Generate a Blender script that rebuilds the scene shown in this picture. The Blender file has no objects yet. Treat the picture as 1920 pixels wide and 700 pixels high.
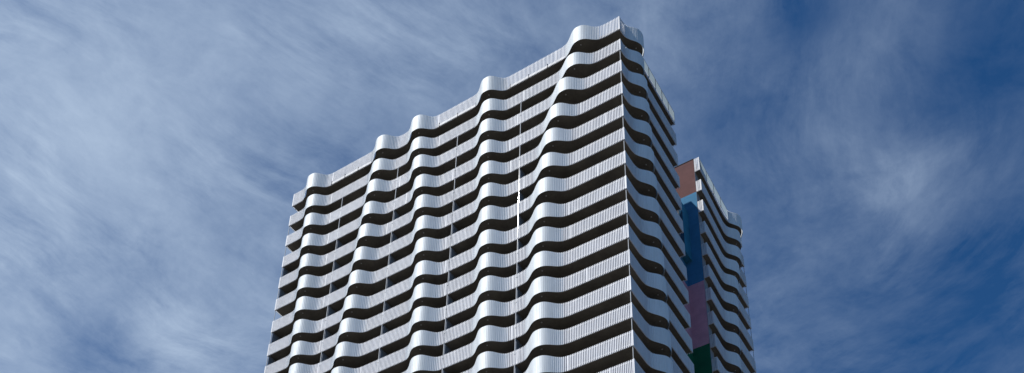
import bpy, bmesh, math, random
from mathutils import Vector, Matrix
random.seed(7)
scene = bpy.context.scene
COL = scene.collection
R = math.radians

# ---------------------------------------------------------------- frame of reference
# x: outwards from the shaded side, -x runs along the sunlit front, y: away from the viewer
GROUND = -97.85          # street level relative to the top full floor's rail
FLOORS = 34
Z_SEEN = [3.38, 0, -3.018, -6.105, -9.134, -12.17, -15.187, -18.265, -21.141, -23.993,
          -26.883, -29.732, -32.593, -35.427, -38.281]
def ztop(k):             # top of the railing of floor k (0 = roof terrace)
    z = Z_SEEN[k] if k < 15 else Z_SEEN[14] - 2.85*(k-14)
    return z - GROUND
def zbot(k):             # underside line of the slats of floor k
    return (1.50 - GROUND) if k == 0 else ztop(k) - 1.52

def ext(lst, k, step=0.0, lim=None):
    if k < len(lst): return lst[k]
    v = lst[-1] + step*(k-len(lst)+1)
    return v if lim is None else (max(v, lim) if step < 0 else min(v, lim))
# centre of every wave crest, measured along its side, per floor
WE = [-3.97,-4.68,-5.60,-6.43,-7.00,-7.38,-7.69,-7.86,-7.96,-8.02,-8.05,-8.03,-8.0]
WD = [-14.23,-14.10,-14.10,-14.00,-13.82,-13.70,-13.62,-13.55,-13.44,-13.32,-13.27,-13.22,-13.18]
WC = [-22.67,-22.46,-22.02,-21.60,-21.28,-20.97,-20.74,-20.58,-20.46,-20.38,-20.28,-20.2,-20.15]
WB = [-27.25,-27.47,-27.70,-27.92,-28.13,-28.38,-28.60,-28.84,-29.04,-29.22,-29.4,-29.5,-29.6]
WA = [-36.57,-36.24,-36.05,-35.91,-35.70,-35.50,-35.36,-35.22,-35.04,-34.9,-34.8,-34.72,-34.65]
WR = [2.68,2.70,2.95,3.12,3.30,3.50,3.74,3.93,4.10,4.22,4.39,4.45,4.57,4.62,4.66]
WS = [27.9,26.9,26.35,25.3,24.4,23.75,23.3,22.8,22.4,22.1,21.9,21.75,21.65]
HALF = 2.2
def bump(t, amp, w=1.22, p=2.6):
    return amp*math.exp(-(abs(t)/w)**p) if abs(t) < 2.9 else 0.0

W_LEFT = -39.76; Y_END = 12.0; Y_REAR = 18.21; Y_FAR = 30.35
def rear_base(y): return -0.10 - 0.045*min(max(y-19.0, 0), 5.5)
def crests(k):
    return [ext(WE, k)+(.1, .1, .1, .12, .15, .18)[min(k, 5)]]+[ext(w, k)+.13 for w in (WD, WC, WB, WA)]
def swell(x, y):         # the skirt of slats grows a little taller over each crest
    if x > -.02: return min(1, max(0, x)/.92) if y < Y_END-.05 or y > Y_REAR+.05 else 0
    return min(1, max(0, -y)/.97) if y < 1 else 0
def smooth(a, b, v):
    v = min(1, max(0, (v-a)/(b-a))); return v*v*(3-2*v)
def openness(x, y, k, which):
    '''0 on the smooth part of a wave, 1 on the straight lengths'''
    if which == 'front' and y < 1 and x < -.02:
        t = min((x-c for c in crests(k)), key=abs)
    elif x > -.6 and (which == 'front' or Y_REAR+.05 < y < Y_FAR-.01):
        t = -(y-(ext(WR, k) if which == 'front' else ext(WS, k)))
    else: return 1.0
    return smooth(.8, 2.2, t) if t > 0 else smooth(1.3, 2.2, -t)
def front_path(k):
    amp = .93 if k == 1 else 1.02
    L = crests(k)
    p = [(W_LEFT, Y_END), (W_LEFT, 0.0)]
    n = 560
    for i in range(1, n):
        x = W_LEFT*(1-i/n)
        p.append((x, -sum(bump(x-c, amp, 1.26 if j == 0 else 1.18, 2.5 if j == 0 else 2.7) for j, c in enumerate(L))))
    p.append((0.0, 0.0))
    c = ext(WR, k)
    for i in range(1, 181):
        y = Y_END*i/180
        p.append((bump(y-c, amp), y))
    p.append((-0.66, Y_END))
    return p
def rear_path(k):
    amp = 0.92
    c = ext(WS, k)
    p = [(-0.66, Y_REAR), (-0.10, Y_REAR)]
    n = 180
    for i in range(1, n+1):
        y = Y_REAR + (Y_FAR-Y_REAR)*i/n
        p.append((rear_base(y)+bump(y-c, amp), y))
    p.append((-20.0, Y_FAR))
    return p

# ---------------------------------------------------------------- node helpers
def new_mat(name):
    m = bpy.data.materials.new(name); m.use_nodes = True
    nt = m.node_tree; nt.nodes.clear()
    out = nt.nodes.new('ShaderNodeOutputMaterial')
    b = nt.nodes.new('ShaderNodeBsdfPrincipled')
    nt.links.new(b.outputs[0], out.inputs[0])
    return m, nt, b, out
def noise(nt, scale, detail=4, rough=.55, vec=None, dist=0.0):
    n = nt.nodes.new('ShaderNodeTexNoise'); n.inputs['Scale'].default_value = scale
    n.inputs['Detail'].default_value = detail; n.inputs['Roughness'].default_value = rough
    n.inputs['Distortion'].default_value = dist
    if vec is not None: nt.links.new(vec, n.inputs['Vector'])
    return n.outputs['Fac']
def ramp(nt, fac, stops):
    r = nt.nodes.new('ShaderNodeValToRGB'); e = r.color_ramp.elements
    while len(e) < len(stops): e.new(0.5)
    for i, (p, c) in enumerate(stops):
        e[i].position = p; e[i].color = c if len(c) == 4 else (*c, 1)
    nt.links.new(fac, r.inputs[0]); return r.outputs[0]
def coords(nt, scale=(1,1,1), which='Object'):
    t = nt.nodes.new('ShaderNodeTexCoord'); m = nt.nodes.new('ShaderNodeMapping')
    m.inputs['Scale'].default_value = scale
    nt.links.new(t.outputs[which], m.inputs[0]); return m.outputs[0]
def bumpnode(nt, h, strength, dist, b):
    n = nt.nodes.new('ShaderNodeBump'); n.inputs['Strength'].default_value = strength
    n.inputs['Distance'].default_value = dist
    nt.links.new(h, n.inputs['Height']); nt.links.new(n.outputs[0], b.inputs['Normal'])

def metal(name, c0, c1, metallic, r0, r1):
    m, nt, b, out = new_mat(name)
    v = coords(nt, (1,1,.25))
    f = noise(nt, 1.3, 5, .6, v)
    st = noise(nt, 1.0, 6, .7, coords(nt, (9, 9, .35)))
    mx = nt.nodes.new('ShaderNodeMix'); mx.data_type = 'RGBA'; mx.blend_type = 'MULTIPLY'; mx.inputs[0].default_value = 1
    nt.links.new(ramp(nt, f, [(.3, c0), (.7, c1)]), mx.inputs[6])
    nt.links.new(ramp(nt, st, [(.32, (.88,.88,.87)), (.55, (1,1,1))]), mx.inputs[7])
    oi = nt.nodes.new('ShaderNodeObjectInfo'); hs = nt.nodes.new('ShaderNodeMapRange')   # batches of panels differ a little
    nt.links.new(oi.outputs['Random'], hs.inputs[0]); hs.inputs[3].default_value = .93; hs.inputs[4].default_value = 1.02
    hv = nt.nodes.new('ShaderNodeHueSaturation'); nt.links.new(hs.outputs[0], hv.inputs['Value']); nt.links.new(mx.outputs[2], hv.inputs['Color'])
    nt.links.new(hv.outputs[0], b.inputs['Base Color'])
    f2 = noise(nt, 3.1, 3, .5, v)
    nt.links.new(ramp(nt, f2, [(.3, (r0,)*3), (.7, (r1,)*3)]), b.inputs['Roughness'])
    b.inputs['Metallic'].default_value = metallic
    return m
M = {}
M['slat'] = metal('satin_aluminium', (.74,.745,.775), (.80,.805,.83), .12, .64, .72)
M['post'] = metal('lacquered_post', (.54,.54,.55), (.60,.60,.61), 0, .6, .7)
_b = M['post'].node_tree.nodes['Principled BSDF']; _b.inputs['Coat Weight'].default_value = .6; _b.inputs['Coat Roughness'].default_value = .055
M['rail'] = metal('rail_metal', (.6,.6,.62), (.7,.7,.72), .1, .5, .6)
M['upstand'] = metal('white_sheet', (.50,.51,.53), (.56,.56,.58), .1, .6, .7)

def frosted():
    m, nt, b, out = new_mat('frosted_guard')
    v = coords(nt, (.6,.6,.2))
    col = ramp(nt, noise(nt, 1.0, 3, .5, v), [(.3, (.20,.20,.225)), (.7, (.27,.27,.30))])
    nt.links.new(col, b.inputs['Base Color']); b.inputs['Roughness'].default_value = .45
    tr = nt.nodes.new('ShaderNodeBsdfTranslucent'); tr.inputs[0].default_value = (.80,.88,.90,1)
    mx = nt.nodes.new('ShaderNodeMixShader'); mx.inputs[0].default_value = .75
    nt.links.new(b.outputs[0], mx.inputs[1]); nt.links.new(tr.outputs[0], mx.inputs[2])
    nt.links.new(mx.outputs[0], out.inputs[0])
    return m
M['frosted'] = frosted()
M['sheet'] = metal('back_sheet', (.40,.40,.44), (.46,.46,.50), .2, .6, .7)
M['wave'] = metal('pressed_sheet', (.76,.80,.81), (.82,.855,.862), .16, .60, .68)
M['thin_shaded_post'] = metal('thin_shaded_post', (.42,.43,.45), (.48,.49,.5), .1, .5, .6)  # darker than the other posts: shade of the corner recess put into the colour

def concrete(name, a, c, sc=.5):
    m, nt, b, out = new_mat(name)
    v = coords(nt)
    n1 = noise(nt, sc, 6, .65, v); n2 = noise(nt, 7.0, 5, .7, v)
    mx = nt.nodes.new('ShaderNodeMath'); mx.operation = 'MULTIPLY_ADD'
    nt.links.new(n2, mx.inputs[0]); mx.inputs[1].default_value = .35
    ml = nt.nodes.new('ShaderNodeMath'); ml.operation = 'MULTIPLY'; ml.inputs[1].default_value = .65
    nt.links.new(n1, ml.inputs[0]); nt.links.new(ml.outputs[0], mx.inputs[2])
    nt.links.new(ramp(nt, mx.outputs[0], [(.33, a), (.66, c)]), b.inputs['Base Color'])
    b.inputs['Roughness'].default_value = .85
    bumpnode(nt, n2, .25, .01, b)
    return m
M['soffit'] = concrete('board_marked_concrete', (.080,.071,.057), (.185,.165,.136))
M['core'] = concrete('facade_render', (.22,.22,.24), (.28,.28,.30))
M['divider'] = concrete('divider_panel', (.17,.20,.25), (.21,.24,.29), .8)
M['dark'] = concrete('dark_cap', (.018,.018,.02), (.03,.03,.032))
M['paving'] = concrete('plaza_paving', (.16,.15,.135), (.24,.225,.2), .2)
M['asphalt'] = concrete('asphalt', (.10,.095,.085), (.15,.14,.125), .02)

def paint(name, c):
    m, nt, b, out = new_mat(name)
    d = tuple(x*.86 for x in c); l = tuple(min(1, x*1.08) for x in c)
    v = coords(nt)
    n = noise(nt, .9, 6, .6, v)
    # cladding boards: faint joints every 0.6 m up the wall and 1.2 m along
    br = nt.nodes.new('ShaderNodeTexBrick'); br.inputs['Scale'].default_value = 1.0
    br.inputs['Brick Width'].default_value = 1.2; br.inputs['Row Height'].default_value = .6
    br.inputs['Mortar Size'].default_value = .012
    br.inputs['Color1'].default_value = (1,1,1,1); br.inputs['Color2'].default_value = (.93,.93,.93,1)
    br.inputs['Mortar'].default_value = (.84,.84,.84,1)
    t = nt.nodes.new('ShaderNodeTexCoord'); s = nt.nodes.new('ShaderNodeSeparateXYZ'); c2 = nt.nodes.new('ShaderNodeCombineXYZ')
    ad = nt.nodes.new('ShaderNodeMath'); ad.operation = 'ADD'
    nt.links.new(t.outputs['Object'], s.inputs[0]); nt.links.new(s.outputs[0], ad.inputs[0]); nt.links.new(s.outputs[1], ad.inputs[1])
    nt.links.new(ad.outputs[0], c2.inputs[0]); nt.links.new(s.outputs[2], c2.inputs[1]); nt.links.new(c2.outputs[0], br.inputs[0])
    mx = nt.nodes.new('ShaderNodeMix'); mx.data_type = 'RGBA'; mx.blend_type = 'MULTIPLY'; mx.inputs[0].default_value = 1
    nt.links.new(ramp(nt, n, [(.3, d), (.7, l)]), mx.inputs[6]); nt.links.new(br.outputs[0], mx.inputs[7])
    nt.links.new(mx.outputs[2], b.inputs['Base Color'])
    b.inputs['Roughness'].default_value = .8; b.inputs['Specular IOR Level'].default_value = .2
    return m
M['brown'] = paint('brown_cladding', (.135,.058,.056))
M['blue'] = paint('blue_cladding', (.055,.22,.40))
M['pink'] = paint('pink_cladding', (.60,.32,.40))
M['green'] = paint('green_cladding', (.01,.14,.07))
M['teal'] = paint('teal_cladding', (.035,.21,.33))

def glass(name, col):
    m, nt, b, out = new_mat(name)
    n = noise(nt, .4, 3, .5, coords(nt))
    nt.links.new(ramp(nt, n, [(.3, tuple(x*.7 for x in col)), (.7, col)]), b.inputs['Base Color'])
    b.inputs['Roughness'].default_value = .06; b.inputs['Specular IOR Level'].default_value = .7
    return m
M['glass'] = glass('window_glass', (.03,.035,.04))
M['lamp'] = metal('lamp_housing', (.45,.45,.44), (.55,.55,.54), .2, .4, .5)

# ---------------------------------------------------------------- mesh helpers
class MB:
    def __init__(s): s.v = []; s.f = []; s.m = []
    def hexa(s, pts, mi=0, skip=()):
        b = len(s.v); s.v += pts
        for j, q in enumerate(((3,2,1,0), (4,5,6,7), (0,1,5,4), (1,2,6,5), (2,3,7,6), (3,0,4,7))):
            if j in skip: continue
            s.f.append(tuple(b+i for i in q)); s.m.append(mi)
    def box(s, x0, x1, y0, y1, z0, z1, mi=0):
        s.hexa([(x0,y0,z0),(x1,y0,z0),(x1,y1,z0),(x0,y1,z0),(x0,y0,z1),(x1,y0,z1),(x1,y1,z1),(x0,y1,z1)], mi)
    def cyl(s, x, y, r, z0, z1, n=12, mi=0):
        b = len(s.v)
        for z in (z0, z1):
            for i in range(n):
                a = 2*math.pi*i/n; s.v.append((x+r*math.cos(a), y+r*math.sin(a), z))
        for i in range(n):
            j = (i+1) % n
            s.f.append((b+i, b+j, b+n+j, b+n+i)); s.m.append(mi)
        s.f.append(tuple(b+i for i in reversed(range(n)))); s.m.append(mi)
        s.f.append(tuple(b+n+i for i in range(n))); s.m.append(mi)
    def build(s, name, mats, parent=None, smooth=False):
        me = bpy.data.meshes.new(name); me.from_pydata(s.v, [], s.f)
        for m in (mats if isinstance(mats, (list, tuple)) else [mats]): me.materials.append(m)
        me.polygons.foreach_set('material_index', s.m)
        if smooth: me.polygons.foreach_set('use_smooth', [True]*len(s.f))
        me.update()
        o = bpy.data.objects.new(name, me); COL.objects.link(o)
        if parent is not None: o.parent = parent
        return o
def link_copy(o, parent=None, dz=0.0, deep=True):
    c = o.copy(); COL.objects.link(c)
    if parent is not None: c.parent = parent
    if dz: c.location = c.location + Vector((0, 0, dz))
    if deep:
        for ch in list(o.children): link_copy(ch, c)
    return c
def tag(o, **kw):
    for a, b in kw.items(): o[a] = b
    return o

def normals(path):
    """tangent/outward normal per vertex of the plan line (outward = right of travel)"""
    out = []
    for i in range(len(path)):
        a = path[max(i-1, 0)]; b = path[min(i+1, len(path)-1)]
        dx, dy = b[0]-a[0], b[1]-a[1]; l = math.hypot(dx, dy) or 1
        out.append((dy/l, -dx/l))
    return out
def corner_split(path):
    """split at sharp corners so that offsets stay clean"""
    runs = [[path[0]]]
    for i in range(1, len(path)):
        runs[-1].append(path[i])
        if i < len(path)-1:
            a, b, c = path[i-1], path[i], path[i+1]
            t1 = math.atan2(b[1]-a[1], b[0]-a[0]); t2 = math.atan2(c[1]-b[1], c[0]-b[0])
            d = abs((t2-t1+math.pi) % (2*math.pi) - math.pi)
            if d > 1.0: runs.append([b])
    return runs
def run_normals(run, n):
    """outward normal for segment-averaged run"""
    res = []
    for i in range(n):
        a = run[max(i-1, 0)]; b = run[min(i+1, n-1)]
        dx, dy = b[0]-a[0], b[1]-a[1]; l = math.hypot(dx, dy) or 1
        res.append((dy/l, -dx/l))
    return res
def offset_path(path, d):
    """inward offset by d with mitred corners"""
    n = len(path); res = []
    for i in range(n):
        if 0 < i < n-1:
            a, b, c = path[i-1], path[i], path[i+1]
            t1 = Vector((b[0]-a[0], b[1]-a[1])).normalized(); t2 = Vector((c[0]-b[0], c[1]-b[1])).normalized()
            n1 = Vector((-t1.y, t1.x)); n2 = Vector((-t2.y, t2.x))
            m = (n1+n2).normalized(); k = d/max(.3, m.dot(n1))
            res.append((b[0]+m.x*k, b[1]+m.y*k))
        else:
            a, b = (path[0], path[1]) if i == 0 else (path[-2], path[-1])
            t = Vector((b[0]-a[0], b[1]-a[1])).normalized()
            res.append((path[i][0]-t.y*d, path[i][1]+t.x*d))
    return res
def offset_var(path, ds):
    res = []
    for p, n, d in zip(path, normals(path), ds): res.append((p[0]-n[0]*d, p[1]-n[1]*d))
    return res
def simplify(path, tol=0.0015):
    keep = [path[0]]
    for i in range(1, len(path)-1):
        a, b, c = keep[-1], path[i], path[i+1]
        dx, dy = c[0]-a[0], c[1]-a[1]; l = math.hypot(dx, dy) or 1
        dist = abs((b[0]-a[0])*dy-(b[1]-a[1])*dx)/l
        if dist > tol*.25 or abs(c[0]-b[0]) > 0 and abs((c[1]-b[1])/(abs(c[0]-b[0])+1e-9)-(b[1]-a[1])/(abs(b[0]-a[0])+1e-9)) > .02 and abs(dx) > abs(dy)*.5 or math.hypot(b[0]-a[0], b[1]-a[1]) > 3: keep.append(b)
    keep.append(path[-1]); return keep
def ribbon(mb, outer, inner, z0, z1, mi=0, lo=0.0, hi=0.0):
    b = len(mb.v); n = len(outer)
    for (x, y), (u, w) in zip(outer, inner):
        g = swell(x, y+.0) if (lo or hi) else 0
        a0, a1 = z0-lo*g, z1+hi*g
        mb.v += [(x,y,a0), (x,y,a1), (u,w,a1), (u,w,a0)]
    for i in range(n-1):
        p = b+4*i; q = p+4
        for a in range(4):
            c = (a+1) % 4
            mb.f.append((p+a, q+a, q+c, p+c)); mb.m.append(mi)
    mb.f.append((b, b+1, b+2, b+3)); mb.m.append(mi)
    e = b+4*(n-1); mb.f.append((e+3, e+2, e+1, e)); mb.m.append(mi)

PITCH = 0.150; RIB = .064; DEP = .085
def slats(mb, path, z0, z1, rng, joints=True, low=None, op=None):
    w, d = RIB, DEP
    for run in corner_split(path):
        L = 0.0; cum = [0.0]
        for i in range(1, len(run)):
            L += math.hypot(run[i][0]-run[i-1][0], run[i][1]-run[i-1][1]); cum.append(L)
        n = max(1, round(L/PITCH)); j = 0
        nxt = rng.uniform(1.5, 6)
        for s_ in range(n+1):
            s = L*s_/n
            if s_ == 0: s += w/2
            if s_ == n: s -= w/2
            while j < len(cum)-2 and cum[j+1] < s: j += 1
            t = (s-cum[j])/((cum[j+1]-cum[j]) or 1)
            a, b = run[j], run[j+1]
            x, y = a[0]+(b[0]-a[0])*t, a[1]+(b[1]-a[1])*t
            tl = math.hypot(b[0]-a[0], b[1]-a[1]) or 1
            tx, ty = (b[0]-a[0])/tl, (b[1]-a[1])/tl
            tw = rng.gauss(0, .003); tx, ty = tx-ty*tw, ty+tx*tw    # each bar sits a hair off true
            nx, ny = -ty, tx                                        # inward
            hw = w/2; sh = 0; d = DEP
            o_ = op(x, y) if op else 1.0                            # on the waves the ribs fade into the sheet
            d = .012+(DEP-.012)*o_; hw = .011+(w/2-.011)*min(1, o_*1.25)
            if joints and s > nxt and o_ > .98:
                hw = w*.80; sh = .02; nxt = s + rng.uniform(5, 15)
            e = rng.uniform(-.008, .008)
            p = [(x-tx*(hw-sh), y-ty*(hw-sh)), (x+tx*(hw+sh), y+ty*(hw+sh)),
                 (x+tx*(hw+sh)+nx*d, y+ty*(hw+sh)+ny*d), (x-tx*(hw-sh)+nx*d, y-ty*(hw-sh)+ny*d)]
            g = swell(x, y); z1_ = z1 if not (low and low(x, y)) else z0+.50
            mb.hexa([(q[0], q[1], z0+e*(g < .02)-.12*g) for q in p]+[(q[0], q[1], z1_+e*.3*(g < .02)+.13*g) for q in p])

def slab_poly(mb, edge, inner_pts, z0, z1):
    pts = list(edge)+list(inner_pts)
    b = len(mb.v); n = len(pts)
    mb.v += [(x,y,z0) for x, y in pts]+[(x,y,z1) for x, y in pts]
    mb.f.append(tuple(b+i for i in reversed(range(n)))); mb.m.append(0)
    mb.f.append(tuple(b+n+i for i in range(n))); mb.m.append(0)
    for i in range(n):
        j = (i+1) % n
        mb.f.append((b+i, b+j, b+n+j, b+n+i)); mb.m.append(0)

# ---------------------------------------------------------------- the tower
tower = bpy.data.objects.new('residential_tower', None); COL.objects.link(tower)
tower.location = (-20, 15, 0)
tag(tower, label='tall apartment tower with wavy silver slatted balconies wrapping every floor', category='tower')
OFF = Vector((20, -15, 0))
def put(o):              # children are modelled in world coordinates
    o.location = OFF; return o

CORE_X = -2.2; CORE_Y = 2.1; CORE_L = -37.7
POSTS = [-10.60, -17.88, -25.15, -32.35]

def make_balcony(k, which):
    rng = random.Random(100*k+(7 if which == 'rear' else 0))
    path = front_path(k) if which == 'front' else rear_path(k)
    z1, z0 = ztop(k), zbot(k)
    sp = simplify(path)
    name = 'roof_terrace' if k == 0 else 'balcony'
    edge = offset_path(sp, .12)
    mb = MB()
    th0, th1 = z0+.07, z0+.33
    if which == 'front':
        inner = [(CORE_X-.3, Y_END-.1), (CORE_X-.3, CORE_Y+.3), (CORE_L+.3, CORE_Y+.3), (CORE_L+.3, Y_END)]
    else:
        inner = [(-20, Y_FAR-1.6), (CORE_X-.3, Y_FAR-1.6), (CORE_X-.3, Y_REAR+.12)]
    slab_poly(mb, edge, inner, th0, th1)
    slab = put(mb.build(name, M['soffit'], tower))
    # slatted railing
    low = None
    if k == 0:
        cc = ext(WR if which == 'front' else WS, 0)
        low = (lambda x, y: x > -.5 and cc+1.8 < y < Y_END-.1) if which == 'front' else (lambda x, y: x > -.5 and Y_REAR+.15 < y < cc-1.8)
    mb = MB(); slats(mb, path, z0, z1, rng, True, low, lambda x, y: openness(x, y, k, which))
    mb.build('railing', M['slat'], slab)
    # behind the slats: pressed sheet on the waves, flat panels and two carrier flats between them
    pieces = []
    for run in corner_split(path):
        wavy = lambda p: openness(p[0], p[1], k, which) < .80
        cur = [run[0]]; st = wavy(run[0])
        for p in run[1:]:
            f_ = wavy(p)
            cur.append(p)
            if f_ != st: pieces.append((st, cur)); cur = [p]; st = f_
        pieces.append((st, cur))
    def grow(pc):
        out_ = list(simplify(pc))
        ends = [path[0], path[-1], (W_LEFT, 0.0), (0.0, 0.0), (-.10, Y_REAR), path[-2], path[1]]
        at_corner = lambda p: any(math.hypot(p[0]-c[0], p[1]-c[1]) < .06 for c in ends)
        for i, j in ((0, 1), (-1, -2)):
            if not at_corner(out_[i]):
                a_, b_ = Vector(out_[i]), Vector(out_[j]); v = a_+(a_-b_).normalized()*.05
                out_[i] = (v.x, v.y)
        return out_
    for curved, pc in pieces:
        if len(pc) < 2 or math.hypot(pc[-1][0]-pc[0][0], pc[-1][1]-pc[0][1]) < .25: continue
        on_r = pc[len(pc)//2][0] > -.5
        if not curved and False:
            a_, b_ = Vector(pc[0]), Vector(pc[-1]); t_ = (b_-a_).normalized()
            at_corner = lambda p: any((p-Vector(c)).length < .05 for c in ((W_LEFT, 0), (0, 0), (path[-1]), path[0], path[-2], path[1]))
            pc = [tuple(a_ if at_corner(a_) else a_-t_*.14), tuple(b_ if at_corner(b_) else b_+t_*.14)]
        mb = MB()
        if curved:
            dd = [.010+(DEP-.010)*openness(p[0], p[1], k, which) for p in pc]
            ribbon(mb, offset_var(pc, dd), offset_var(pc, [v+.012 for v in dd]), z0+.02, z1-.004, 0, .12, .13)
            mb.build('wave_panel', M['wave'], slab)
            continue
        if k == 0:
            pg = grow(pc); ribbon(mb, offset_path(pg, DEP+.002), offset_path(pg, DEP+.012), z0+.05, z0+.42, 0, .12, 0)
            mb.build('guard_panel', M['sheet'], slab)
            if on_r and abs(pc[0][1]-pc[-1][1]) > 3:
                n = 5 if which == 'front' else 4
                for i in range(n):
                    mb = MB(); P0, P1 = Vector(pc[0]), Vector(pc[-1])
                    a_ = P0.lerp(P1, i/n+.008); b_ = P0.lerp(P1, (i+1)/n-.008)
                    ribbon(mb, offset_path([a_, b_], .02), offset_path([a_, b_], .035), z0+.46, z1-.05)
                    mb.build('wind_screen', M['frosted'], slab)
                    if i == 0: continue
                    mb = MB(); c_ = P0.lerp(P1, i/n); mb.box(c_.x-.07, c_.x-.01, c_.y-.03, c_.y+.03, z0+.3, z1); mb.build('screen_post', M['dark'], slab)
                fl = [pc[0], pc[-1]]; mb = MB(); ribbon(mb, offset_path(fl, .005), offset_path(fl, .06), z1-.03, z1); mb.build('handrail', M['rail'], slab)
                continue
        else:
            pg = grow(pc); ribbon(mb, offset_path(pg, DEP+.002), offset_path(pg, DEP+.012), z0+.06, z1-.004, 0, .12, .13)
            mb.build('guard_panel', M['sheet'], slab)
        if on_r:
            fl = simplify(pc); mb = MB(); ribbon(mb, offset_path(fl, .004), offset_path(fl, DEP+.03), z1+.006, z1+.02, 0, -.13, .13)  # cap added on the shaded side to block sun skimming onto the ribs
            mb.build('handrail', M['slat'], slab)
        for za in (z1-.17, z0+.20):
            fl = [p for p in pc if openness(p[0], p[1], k, which) > .97]
            if len(fl) < 2: continue
            fl = simplify(fl)
            mb = MB(); ribbon(mb, offset_path(fl, .035), offset_path(fl, .066), za, za+.038)
            mb.build('rail_flat', M['rail'], slab)
    # lights in the soffit under the crests
    if k < 18:
        if which == 'front':
            spots = [(c+.02, -.40) for c in crests(k)]+[(.38, ext(WR, k)-.1)]
        else: spots = [(.1, ext(WS, k))]
        for x, y in spots:
            mb = MB(); mb.cyl(x, y, .065, th0-.03, th0+.01, 14)
            mb.build('soffit_light', M['lamp'], slab)
    if k == 0 and which == 'front':
        # white sheet kickers along the straight lengths of the roof railing, in short joined lengths
        cs = [0.9]+crests(0)
        for a, b_ in zip(cs[1:], cs[2:]):
            lo, hi = b_+2.25, a-1.75
            if hi-lo < 1.5: continue
            n = max(1, round((hi-lo)/1.85)); 
            for i in range(n):
                u0 = lo+(hi-lo)*i/n+.035; u1 = lo+(hi-lo)*(i+1)/n-.035
                mb = MB(); mb.box(u0, u1, -.016, -.004, z0+.05, z0+.36)
                mb.build('kick_plate', M['upstand'], slab)
            for i in range(n+1):
                mb = MB(); u = lo+(hi-lo)*i/n; mb.box(u-.022, u+.022, -.03, .02, z0-.06, z0+.55)
                mb.build('bracket', M['dark'], slab)
    # posts up to the floor above and the dividers between the flats
    if k >= 2:
        za, zb = z0-.0, zbot(k-1)+.075
        if which == 'front':
            for x in POSTS:
                mb = MB(); mb.cyl(x, .036, .042, za, zb, 18); mb.cyl(x, .03, .07, z1-.42, z1-.37, 14)
                mb.build('post', M['post'], slab, smooth=False)
                if k > 4 or (k == 4 and x < -20):
                    mb = MB(); mb.box(x-.025, x+.025, .16, CORE_Y+.1, z0+.332, zb-.01)
                    mb.build('divider', M['divider'], slab)
                else:
                    mb = MB()
                    mb.hexa([(x+.1,.2,zb-.1),(x+.13,.2,zb-.1),(x+.13,.23,zb-.1),(x+.1,.23,zb-.1),
                             (x+.9,1.3,zb-.02),(x+.93,1.3,zb-.02),(x+.93,1.33,zb-.02),(x+.9,1.33,zb-.02)])
                    mb.build('brace', M['soffit'], slab)
            mb = MB(); mb.cyl(-.11, .11, .034, z1-.2, zb, 14); mb.build('post', M['thin_shaded_post'], slab)
            mb = MB(); mb.cyl(W_LEFT+.075, .075, .03 if k in (2,3,6) else .042, z1-.2, zb, 14); mb.build('post', M['thin_shaded_post'], slab)
            if k not in (2, 3, 6, 11):
                mb = MB(); mb.box(W_LEFT+.13, W_LEFT+.18, .14, CORE_Y+1.0, z0+.332, zb-.01)
                mb.build('divider', M['divider'], slab)
        else:
            mb = MB(); mb.cyl(rear_base(Y_FAR)-.08, Y_FAR-.08, .03, z1-.2, zb, 12); mb.build('post', M['thin_shaded_post'], slab)
    return slab

KMAX = 17                # floors modelled one by one; those below repeat the last pattern
for which in ('front', 'rear'):
    last = None
    for k in range(0, KMAX+1):
        last = make_balcony(k, which)
    for k in range(KMAX+1, FLOORS-1):
        link_copy(last, tower, zbot(k)-zbot(KMAX))

# core walls (front block, rear block, link between them)
def face_windows(parent):
    """glazed doors behind the balconies, one object per bay, one mesh for all"""
    def door(w):
        mb = MB(); mb.box(-w/2, w/2, -.05, 0, 0, 2.25, 0)
        g = MB()
        for i in (0, 1):
            a = -w/2+.07+i*w/2; g.box(a, a+w/2-.14, -.07, -.052, .08, 2.17, 0)
        return mb, g
    mb, g = door(3.4)
    proto = mb.build('glazed_door', M['rail'], parent); pane = g.build('pane', M['glass'], proto)
    proto.location = OFF+Vector((-5.8, CORE_Y, zbot(1)+.40))
    xs = [-5.8, -14.2, -21.5, -28.7, -35.2]
    for k in range(1, 19):
        for x in xs:
            if k == 1 and x == xs[0]: continue
            c = link_copy(proto, parent); c.location = OFF+Vector((x, CORE_Y, zbot(k)+.40))
zroof = zbot(0)+.20
core = MB()
core.box(CORE_L, CORE_X, CORE_Y, Y_END-.3, 0, zroof)
core.box(CORE_L, CORE_X, Y_REAR+.3, Y_FAR-2.0, 0, zroof-.003)
core.box(CORE_L+1, -9.0, Y_END-.303, Y_REAR+.303, 0, zroof+.2)
core.box(-9.01, -2.75, Y_END-.303, Y_REAR-.002, 0, -4.1-GROUND)
core_o = put(core.build('facade_wall', M['core'], tower))
face_windows(tower)
# roof housing set back from the shaded side (its shadow falls on the coloured wall)
mb = MB(); mb.box(-30, -5.5, 5.0, Y_END, zroof-.01, 5.8-GROUND)
put(mb.build('roof_housing', M['core'], tower))
mb = MB(); mb.box(-30.15, -5.35, 4.85, Y_END+.05, 5.8-GROUND, 5.93-GROUND)
put(mb.build('roof_housing_cap', M['dark'], tower))

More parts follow.
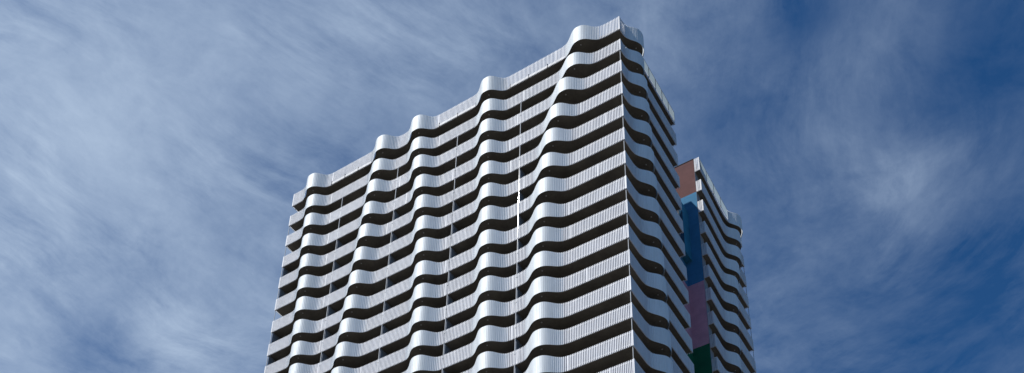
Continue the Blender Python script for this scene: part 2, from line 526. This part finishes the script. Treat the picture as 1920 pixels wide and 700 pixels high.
# coloured blade walls that close the notch, stacked bands of colour
BANDS = [('brown', 3.42, -1.50), ('blue', -1.50, -13.97), ('pink', -13.97, -22.06), ('green', -22.06, -40.0),
         ('blue', -40.0, -56.0), ('brown', -56.0, -75.0), ('pink', -75.0, GROUND)]
LAB = {'brown': 'brown clad wall at the top', 'blue': 'blue clad wall', 'pink': 'dusty pink clad wall', 'green': 'dark green clad wall'}
for col, a, b in BANDS:
    za, zb = a-GROUND, b-GROUND
    mb = MB()
    mb.box(-9.2, -.71, Y_REAR, Y_REAR+.3, zb, za, 0)
    o = put(mb.build('clad_wall', M[col], tower)); o['label'] = LAB[col]
    if b < -10.87:
        mb = MB(); mb.box(-2.744, -2.40, Y_END+.003, Y_REAR-.003, zb+.002, min(za, -10.875-GROUND)-.002)
        o = put(mb.build('notch_wall', M[col], tower)); o['label'] = LAB[col]+' set back in the notch'
    mb = MB(); mb.box(-2.1, -.715, Y_END-.3, Y_END-.002, zb, za)
    o = put(mb.build('clad_wall', M[col], tower)); o['label'] = LAB[col]
mb = MB(); mb.box(-.708, -.69, Y_REAR+.004, Y_REAR+.9, 0, 3.40-GROUND); mb.box(-.95, -.712, Y_REAR+.303, Y_REAR+.9, 0, 3.38-GROUND)
put(mb.build('wall_return', M['core'], tower))
mb = MB(); mb.box(-9.3, -.69, Y_REAR-.04, Y_REAR+.34, 3.42-GROUND, 3.50-GROUND)
put(mb.build('parapet_cap', M['dark'], tower))
# blue bay standing out of the notch
mb = MB(); mb.box(-2.395, -1.75, Y_END+.6, Y_REAR-.004, -10.87-GROUND, -4.0-GROUND)
bay = put(mb.build('bay', M['teal'], tower)); bay['label'] = 'teal blue box bay in the notch'
for z in (-7.4, -10.2):
    mb = MB(); mb.box(-1.752, -1.738, 13.8, 16.55, z-GROUND, z+1.9-GROUND)
    w = mb.build('window', M['glass'], bay)

# ---------------------------------------------------------------- ground
def sheet(name, x0, x1, y0, y1, z, mat):
    me = bpy.data.meshes.new(name); me.from_pydata([(x0,y0,z),(x1,y0,z),(x1,y1,z),(x0,y1,z)], [], [(0,1,2,3)])
    me.materials.append(mat); o = bpy.data.objects.new(name, me); COL.objects.link(o); o['kind'] = 'structure'; return o
sheet('ground', -6000, 6000, -6000, 6000, -.02, M['asphalt'])
sheet('plaza', -70, 60, -110, 60, -.012, M['paving'])

# ---------------------------------------------------------------- camera
q = [0.52108, 0.02318, -0.5701, 27.52794, -59.01497, -96.25285, 2135.86026, 774.27245]
pitch, roll, yaw = q[:3]
f = Vector((math.cos(pitch)*math.sin(yaw), math.cos(pitch)*math.cos(yaw), math.sin(pitch)))
r0 = Vector((math.cos(yaw), -math.sin(yaw), 0)); u0 = r0.cross(f)
r = math.cos(roll)*r0+math.sin(roll)*u0; u = r.cross(f)
cam = bpy.data.cameras.new('camera'); co = bpy.data.objects.new('camera', cam); COL.objects.link(co)
mat = Matrix(((r.x,u.x,-f.x,q[3]), (r.y,u.y,-f.y,q[4]), (r.z,u.z,-f.z,q[5]-GROUND), (0,0,0,1)))
co.matrix_world = mat
cam.sensor_width = 36; cam.lens = q[6]/1920*36; cam.shift_y = q[7]/1920
cam.clip_end = 20000; cam.clip_start = .5
scene.camera = co

# ---------------------------------------------------------------- sun
EL, AZ = R(49), R(33)
to_sun = Vector((-math.sin(AZ)*math.cos(EL), -math.cos(AZ)*math.cos(EL), math.sin(EL)))
sl = bpy.data.lights.new('sun', 'SUN'); sl.energy = 4.15; sl.angle = R(.53); sl.color = (1, .965, .91)
so = bpy.data.objects.new('sun', sl); COL.objects.link(so)
so.rotation_euler = to_sun.to_track_quat('Z', 'Y').to_euler()
so.location = (-50, -80, 200)

# ---------------------------------------------------------------- sky with thin cirrus
w = bpy.data.worlds.new('World'); scene.world = w; w.use_nodes = True
nt = w.node_tree; nt.nodes.clear(); LK = nt.links.new
def N(t): return nt.nodes.new(t)
def math_(op, a, b=None, clamp=False):
    n = N('ShaderNodeMath'); n.operation = op; n.use_clamp = clamp
    for i, x in enumerate((a, b)):
        if x is None: continue
        if isinstance(x, (int, float)): n.inputs[i].default_value = x
        else: LK(x, n.inputs[i])
    return n.outputs[0]
out = N('ShaderNodeOutputWorld'); bg = N('ShaderNodeBackground'); LK(bg.outputs[0], out.inputs[0])
sky = N('ShaderNodeTexSky'); sky.sky_type = 'NISHITA'; sky.sun_disc = False
sky.sun_elevation = EL; sky.sun_rotation = math.atan2(to_sun.x, to_sun.y)
sky.altitude = 200; sky.air_density = 1.0; sky.dust_density = .4; sky.ozone_density = 3.0
tc = N('ShaderNodeTexCoord'); sp = N('ShaderNodeSeparateXYZ'); LK(tc.outputs['Generated'], sp.inputs[0])
zc = math_('MAXIMUM', sp.outputs[2], .06)
U = math_('DIVIDE', sp.outputs[0], zc); V = math_('DIVIDE', sp.outputs[1], zc)
uvn = N('ShaderNodeCombineXYZ'); LK(U, uvn.inputs[0]); LK(V, uvn.inputs[1]); UV = uvn.outputs[0]
# slow warp so that the streaks curve
wn = N('ShaderNodeTexNoise'); wn.inputs['Scale'].default_value = 2.4; wn.inputs['Detail'].default_value = 2; LK(UV, wn.inputs['Vector'])
sub = N('ShaderNodeVectorMath'); sub.operation = 'SUBTRACT'; LK(wn.outputs['Color'], sub.inputs[0]); sub.inputs[1].default_value = (.5,.5,.5)
scl = N('ShaderNodeVectorMath'); scl.operation = 'SCALE'; LK(sub.outputs[0], scl.inputs[0]); scl.inputs['Scale'].default_value = .19
add0 = N('ShaderNodeVectorMath'); add0.operation = 'ADD'; LK(UV, add0.inputs[0]); LK(scl.outputs[0], add0.inputs[1])
wn2 = N('ShaderNodeTexNoise'); wn2.inputs['Scale'].default_value = 13; wn2.inputs['Detail'].default_value = 5; LK(add0.outputs[0], wn2.inputs['Vector'])
sub2 = N('ShaderNodeVectorMath'); sub2.operation = 'SUBTRACT'; LK(wn2.outputs['Color'], sub2.inputs[0]); sub2.inputs[1].default_value = (.5,.5,.5)
scl2 = N('ShaderNodeVectorMath'); scl2.operation = 'SCALE'; LK(sub2.outputs[0], scl2.inputs[0]); scl2.inputs['Scale'].default_value = .03
add = N('ShaderNodeVectorMath'); add.operation = 'ADD'; LK(add0.outputs[0], add.inputs[0]); LK(scl2.outputs[0], add.inputs[1])
def streak(ang, sx, sy, scale, detail, rough, off=0):
    m = N('ShaderNodeMapping'); m.vector_type = 'POINT'
    m.inputs['Rotation'].default_value = (0, 0, R(ang)); m.inputs['Location'].default_value = (off, off*.7, 0)
    LK(add.outputs[0], m.inputs[0])
    m2 = N('ShaderNodeMapping'); m2.inputs['Scale'].default_value = (sx, sy, 1); LK(m.outputs[0], m2.inputs[0])
    n = N('ShaderNodeTexNoise'); n.inputs['Scale'].default_value = scale; n.inputs['Detail'].default_value = detail
    n.inputs['Roughness'].default_value = rough; LK(m2.outputs[0], n.inputs['Vector']); return n.outputs['Fac']
A_L, A_R = -72, 64
left = streak(A_L, .40, 1.5, 15.0, 14, .68, 3.1)
right1 = streak(A_R, .40, 1.5, 15.0, 14, .68, 1.7)
right2 = streak(36, .38, 1.5, 15.0, 14, .68, 5.3)
low_ = math_('MULTIPLY_ADD', V, 5.0); low_.node.inputs[2].default_value = -4.2; low_.node.use_clamp = True
mr = N('ShaderNodeMix'); mr.data_type = 'FLOAT'; LK(low_, mr.inputs[0]); LK(right1, mr.inputs[2]); LK(right2, mr.inputs[3])
right = mr.outputs[0]
side = math_('MULTIPLY_ADD', U, 2.6); side.node.inputs[2].default_value = 1.25; side.node.use_clamp = True
mixs = N('ShaderNodeMix'); mixs.data_type = 'FLOAT'; LK(side, mixs.inputs[0]); LK(left, mixs.inputs[2]); LK(right, mixs.inputs[3])
fine = mixs.outputs[0]
big = N('ShaderNodeTexNoise'); big.inputs['Scale'].default_value = 5.0; big.inputs['Detail'].default_value = 6
big.inputs['Roughness'].default_value = .55; LK(add.outputs[0], big.inputs['Vector'])
# where the veil is thick and where it opens
ANCH = [(-0.768, 0.263, 0.147, 0.093), (-0.84, 0.315, 0.143, 0.103), (-0.922, 0.375, 0.14, 0.116), (-1.018, 0.444, 0.212, 0.131), (-1.13, 0.525, 0.167, 0.151), (-1.263, 0.621, 0.114, 0.176), (-0.704, 0.302, 0.071, 0.092), (-0.772, 0.356, 0.093, 0.102), (-0.849, 0.419, 0.048, 0.114), (-1.044, 0.576, 0.052, 0.148), (-1.169, 0.676, 0.133, 0.173), (-0.641, 0.34, 0.038, 0.091), (-0.704, 0.397, 0.067, 0.101), (-0.776, 0.463, 0.168, 0.113), (-0.86, 0.538, -0.035, 0.128), (-0.958, 0.627, -0.072, 0.146), (-1.075, 0.732, 0.107, 0.17), (-0.578, 0.379, 0.075, 0.09), (-0.636, 0.438, 0.034, 0.099), (-0.704, 0.507, 0.133, 0.111), (-0.782, 0.585, 0.116, 0.126), (-0.873, 0.678, 0.018, 0.144), (-0.981, 0.788, 0.088, 0.168), (-0.515, 0.417, 0.09, 0.089), (-0.569, 0.479, 0.065, 0.099), (-0.631, 0.55, -0.049, 0.11), (-0.704, 0.632, -0.027, 0.125), (-0.788, 0.729, 0.07, 0.143), (-0.888, 0.843, 0.066, 0.166), (-0.431, 0.468, 0.068, 0.077), (-0.476, 0.529, 0.136, 0.085), (-0.356, 0.513, 0.035, 0.077), (-0.396, 0.577, 0.029, 0.085), (-0.281, 0.559, 0.047, 0.077), (-0.317, 0.625, 0.035, 0.084), (-0.207, 0.604, 0.06, 0.061), (-0.234, 0.665, 0.026, 0.066), (-0.265, 0.734, 0.021, 0.073), (-0.299, 0.81, -0.012, 0.08), (-0.338, 0.897, -0.012, 0.089), (-0.383, 0.997, 0.022, 0.099), (-0.159, 0.633, 0.013, 0.061), (-0.184, 0.696, -0.069, 0.067), (-0.243, 0.844, -0.055, 0.08), (-0.278, 0.933, -0.012, 0.089), (-0.318, 1.035, 0.019, 0.1), (-0.365, 1.153, -0.015, 0.113), (-0.112, 0.662, -0.046, 0.061), (-0.159, 0.798, 0.018, 0.073), (-0.254, 1.074, -0.012, 0.1), (-0.295, 1.194, -0.025, 0.113), (-0.065, 0.69, 0.042, 0.062), (-0.084, 0.756, 0.078, 0.067), (-0.106, 0.829, -0.024, 0.073), (-0.13, 0.912, 0.112, 0.081), (-0.158, 1.005, -0.022, 0.09), (-0.226, 1.235, -0.023, 0.113), (-0.034, 0.786, -0.054, 0.067), (-0.053, 0.861, -0.039, 0.074), (-0.074, 0.946, 0.065, 0.081), (-0.098, 1.041, -0.047, 0.09), (-0.157, 1.276, -0.038, 0.114), (0.029, 0.748, -0.059, 0.062), (0.015, 0.816, -0.065, 0.068), (-0.001, 0.893, -0.031, 0.074), (-0.019, 0.979, -0.06, 0.082), (-0.039, 1.077, -0.051, 0.091), (-0.062, 1.188, -0.035, 0.101), (-0.088, 1.317, -0.057, 0.115), (-1.041, 0.661, -0.365, 0.063), (-0.242, 0.747, -0.094, 0.033), (-0.974, 0.695, 0.305, 0.053), (-0.115, 0.684, -0.106, 0.031), (-0.101, 0.918, 0.156, 0.039), (-0.607, 0.858, 0.076, 0.218), (-0.445, 0.718, 0.043, 0.136)]
fade = math_('MULTIPLY', math_('ADD', U, -.05), 1.2, True)
acc = math_('SUBTRACT', .15, math_('MULTIPLY', fade, .5, True))
# positions are read through the warp so the banks get ragged edges
for (au, av, wt, sg) in ANCH:
    if abs(wt) < .015: continue
    d = N('ShaderNodeVectorMath'); d.operation = 'DISTANCE'; LK(UV, d.inputs[0]); d.inputs[1].default_value = (au, av, 0)
    t = math_('DIVIDE', d.outputs['Value'], sg); t = math_('MULTIPLY', t, t); t = math_('MULTIPLY', t, -.6)
    e = math_('EXPONENT', t); e = math_('MULTIPLY', e, wt)
    acc = math_('ADD', e, acc)
acc = math_('MAXIMUM', acc, .0); acc = math_('MINIMUM', acc, .9)
fz = math_('MULTIPLY', math_('SUBTRACT', fine, .5), 1.3)
bz = math_('MULTIPLY', math_('SUBTRACT', big.outputs['Fac'], .5), .9)
# patches where the fibres comb out clearly, and others where the veil is smooth
pm = N('ShaderNodeTexNoise'); pm.inputs['Scale'].default_value = 6.5; pm.inputs['Detail'].default_value = 3
pmo = N('ShaderNodeVectorMath'); pmo.operation = 'ADD'; LK(add.outputs[0], pmo.inputs[0]); pmo.inputs[1].default_value = (7.3, 2.1, 0); LK(pmo.outputs[0], pm.inputs['Vector'])
pmask = math_('MULTIPLY_ADD', pm.outputs['Fac'], 5.0); pmask.node.inputs[2].default_value = -2.0; pmask.node.use_clamp = True
pmask = math_('MULTIPLY_ADD', pmask, 1.15); pmask.node.inputs[2].default_value = .35
mid = N('ShaderNodeTexNoise'); mid.inputs['Scale'].default_value = 14; mid.inputs['Detail'].default_value = 9; mid.inputs['Roughness'].default_value = .6
mid.inputs['Distortion'].default_value = .25; LK(add.outputs[0], mid.inputs['Vector'])
grain = N('ShaderNodeTexNoise'); grain.inputs['Scale'].default_value = 45; grain.inputs['Detail'].default_value = 6; grain.inputs['Roughness'].default_value = .7; LK(add0.outputs[0], grain.inputs['Vector'])
mz = math_('ADD', math_('MULTIPLY', math_('SUBTRACT', mid.outputs['Fac'], .5), .95), math_('MULTIPLY', math_('SUBTRACT', grain.outputs['Fac'], .5), .40))
fz = math_('MULTIPLY', fz, .85)
tex = math_('ADD', math_('ADD', math_('MULTIPLY', fz, pmask), bz), mz)
# thin veils break up most, thick banks least
amp = math_('MULTIPLY', math_('MULTIPLY', math_('SUBTRACT', 1.25, acc), math_('ADD', acc, .07)), 1.3)
dens = math_('ADD', acc, math_('MULTIPLY', tex, amp), True)
tint = N('ShaderNodeMix'); tint.data_type = 'RGBA'; tint.blend_type = 'MULTIPLY'; tint.inputs[0].default_value = 1
LK(sky.outputs[0], tint.inputs[6]); tint.inputs[7].default_value = SKY_TINT = (.43, 1.08, 1.62, 1)
cm = N('ShaderNodeMix'); cm.data_type = 'RGBA'; LK(dens, cm.inputs[0]); LK(tint.outputs[2], cm.inputs[6])
cm.inputs[7].default_value = (8.3, 10.4, 13.5, 1)
LK(cm.outputs[2], bg.inputs[0]); bg.inputs[1].default_value = .055

# ---------------------------------------------------------------- render settings
scene.view_settings.view_transform = 'Standard'; scene.view_settings.look = 'None'
scene.view_settings.gamma = 1; scene.view_settings.use_curve_mapping = False
scene.view_settings.exposure = 0.0
scene.cycles.max_bounces = 8; scene.cycles.use_denoising = True
scene.cycles.sample_clamp_indirect = 6
